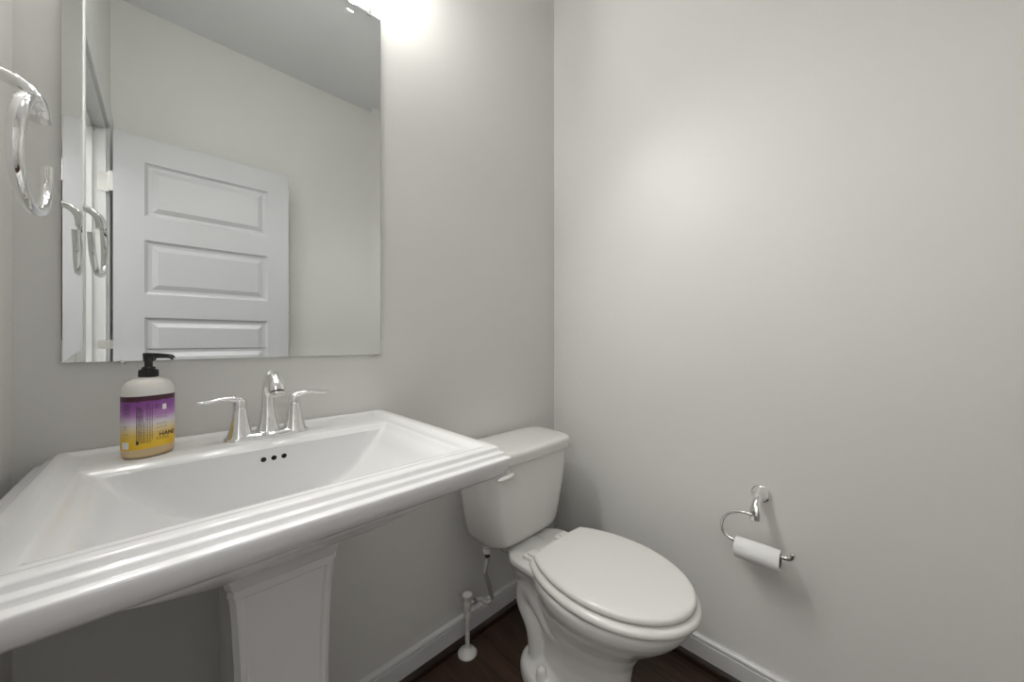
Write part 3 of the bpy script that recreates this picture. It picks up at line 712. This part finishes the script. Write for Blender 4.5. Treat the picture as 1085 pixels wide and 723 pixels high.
for s in (-1, 1):
    bm = bmesh.new(); x = TX+s*0.079
    box(bm, x-0.022, x+0.022, -0.302, -0.258, 0.3865, 0.4010, 0.003, 2)
    box(bm, x-0.015, x+0.015, -0.308, -0.272, 0.393, 0.411, 0.004, 3)
    lathe(bm, [(0.0001, x-0.020), (0.0055, x-0.0195), (0.0060, x-0.018), (0.0060, x+0.018), (0.0055, x+0.0195), (0.0001, x+0.020)], (0, -0.309, 0.4115), 'x', 16)
    box(bm, x-0.012, x+0.012, -0.313, -0.303, 0.396, 0.4125, 0.002)
    mk('seat_hinge', bm, M['seat'], toi, angle=50)
# tank
def tank_s(hw, yf, z, yb=-0.022, r=0.05, bow=0.014, rb=0.02):
    pts = rrect(TX-hw, TX+hw, yf, yb, r, z, 12, 8)
    out = []
    for p in pts:
        q = p.copy(); u = (p.x-TX)/hw
        if p.y < (yf+yb)/2: q.y -= bow*(1-u*u)*((yf+yb)/2-p.y)/((yb-yf)/2)
        out.append(q)
    return out
bm = bmesh.new()
loft(bm, [tank_s(0.122, -0.165, 0.3935, -0.045), tank_s(0.140, -0.182, 0.3945, -0.036), tank_s(0.155, -0.193, 0.400, -0.030), tank_s(0.164, -0.199, 0.410), tank_s(0.170, -0.202, 0.425), tank_s(0.182, -0.206, 0.48), tank_s(0.197, -0.211, 0.56), tank_s(0.206, -0.215, 0.64), tank_s(0.211, -0.217, 0.682)])
mk('tank', bm, M['toilet'], toi, angle=60)
bm = bmesh.new()
def lid(k, z): return tank_s(0.220-k, -0.228+k, z, -0.014-k, 0.052)
loft(bm, [lid(0.010, 0.6785), lid(0.004, 0.6790), lid(0.001, 0.682), lid(0.0, 0.688), lid(0.0, 0.706), lid(0.0015, 0.713), lid(0.005, 0.7175), lid(0.010, 0.7198), lid(0.02, 0.7210), lid(0.06, 0.7222), lid(0.09, 0.7225)])
mk('tank_lid', bm, M['toilet'], toi, angle=60)
bm = bmesh.new()
fx, fz = TX-0.132, 0.652; fy = -0.2225
lathe(bm, [(0.0145, 0.006), (0.0145, -0.004), (0.012, -0.008), (0.008, -0.010), (0.0001, -0.010)], (fx, fy, fz), 'y', 24)
tube(bm, [(fx+0.010, fy-0.010, fz+0.002), (fx-0.004, fy-0.014, fz+0.001), (fx-0.024, fy-0.016, fz), (fx-0.044, fy-0.017, fz-0.001), (fx-0.054, fy-0.016, fz-0.001)], [0.009, 0.0115, 0.010, 0.0085, 0.005], 16, 6, [(1.0, 0.7), (1, .6), (1, .6), (1, .6), (1, .6)])
mk('flush_lever', bm, M['white_plastic'], toi, angle=60)

# ------------------------------------------------------------------ water supply to the tank
QX, QY = -0.543, -0.058
sup = empty('water_supply_valve', (QX, QY, 0), 'white stop valve on a floor pipe beside the toilet', 'valve')
bm = bmesh.new(); lathe(bm, [(0.033, 0.0), (0.033, 0.003), (0.029, 0.008), (0.018, 0.014), (0.011, 0.017), (0.0085, 0.022)], (QX, QY, 0), 'z', 28)
mk('escutcheon', bm, M['white_plastic'], sup, angle=50)
bm = bmesh.new(); lathe(bm, [(0.0080, 0.0), (0.0080, 0.13)], (QX, QY, 0), 'z', 20)
mk('pipe', bm, M['white_plastic'], sup)
bm = bmesh.new()
lathe(bm, [(0.0095, 0.122), (0.0125, 0.124), (0.0132, 0.130), (0.0132, 0.143), (0.0115, 0.147), (0.0125, 0.150), (0.0125, 0.160), (0.0125, 0.176), (0.0105, 0.180), (0.0065, 0.182), (0.0050, 0.184), (0.0050, 0.196)], (QX, QY, 0), 'z', 24)
vd = Vector((0.9, -0.12, 0.0)).normalized()
tube(bm, [Vector((QX, QY, 0.168)), Vector((QX, QY, 0.168))+vd*0.024], [0.0072, 0.0072], 14, 3, round_ends=False)
mk('valve_body', bm, M['white_plastic'], sup, angle=45)
bm = bmesh.new(); lathe(bm, [(0.006, 0.193), (0.0165, 0.195), (0.0172, 0.198), (0.0165, 0.204), (0.012, 0.2055), (0.003, 0.2055), (0.0026, 0.2045), (0.0001, 0.2045)], (QX, QY, 0), 'z', 24)
mk('valve_handle', bm, M['white_plastic'], sup, angle=45)
p0 = Vector((QX, QY, 0.168))+vd*0.022; UX, UY = -0.512, -0.128
bm = bmesh.new(); tube(bm, [p0, p0+vd*0.008, p0+vd*0.014], [0.0085, 0.0085, 0.0070], 8, 2, round_ends=False)
mk('compression_nut', bm, M['nickel'], sup)
bm = bmesh.new()
tube(bm, [p0+vd*0.012, p0+vd*0.030+Vector((0, -0.004, 0.0)), (QX+0.066, QY-0.030, 0.157), (QX+0.080, QY-0.036, 0.168), (QX+0.072, QY-0.040, 0.195), (QX+0.045, QY-0.055, 0.255), (UX-0.010, UY, 0.305), (UX, UY, 0.345), (UX, UY, 0.362)], [0.0070]*9, 14, 8)
mk('supply_hose', bm, M['hose'], sup)
bm = bmesh.new(); lathe(bm, [(0.0085, 0.350), (0.0095, 0.352), (0.0095, 0.364), (0.0085, 0.366)], (UX, UY, 0), 'z', 6)
mk('hose_nut', bm, M['rubber'], sup, smooth=False)
bm = bmesh.new(); lathe(bm, [(0.012, 0.365), (0.0155, 0.367), (0.0155, 0.383), (0.012, 0.385), (0.009, 0.398)], (UX, UY, 0), 'z', 12)
mk('tank_nut', bm, M['white_plastic'], sup, smooth=False)
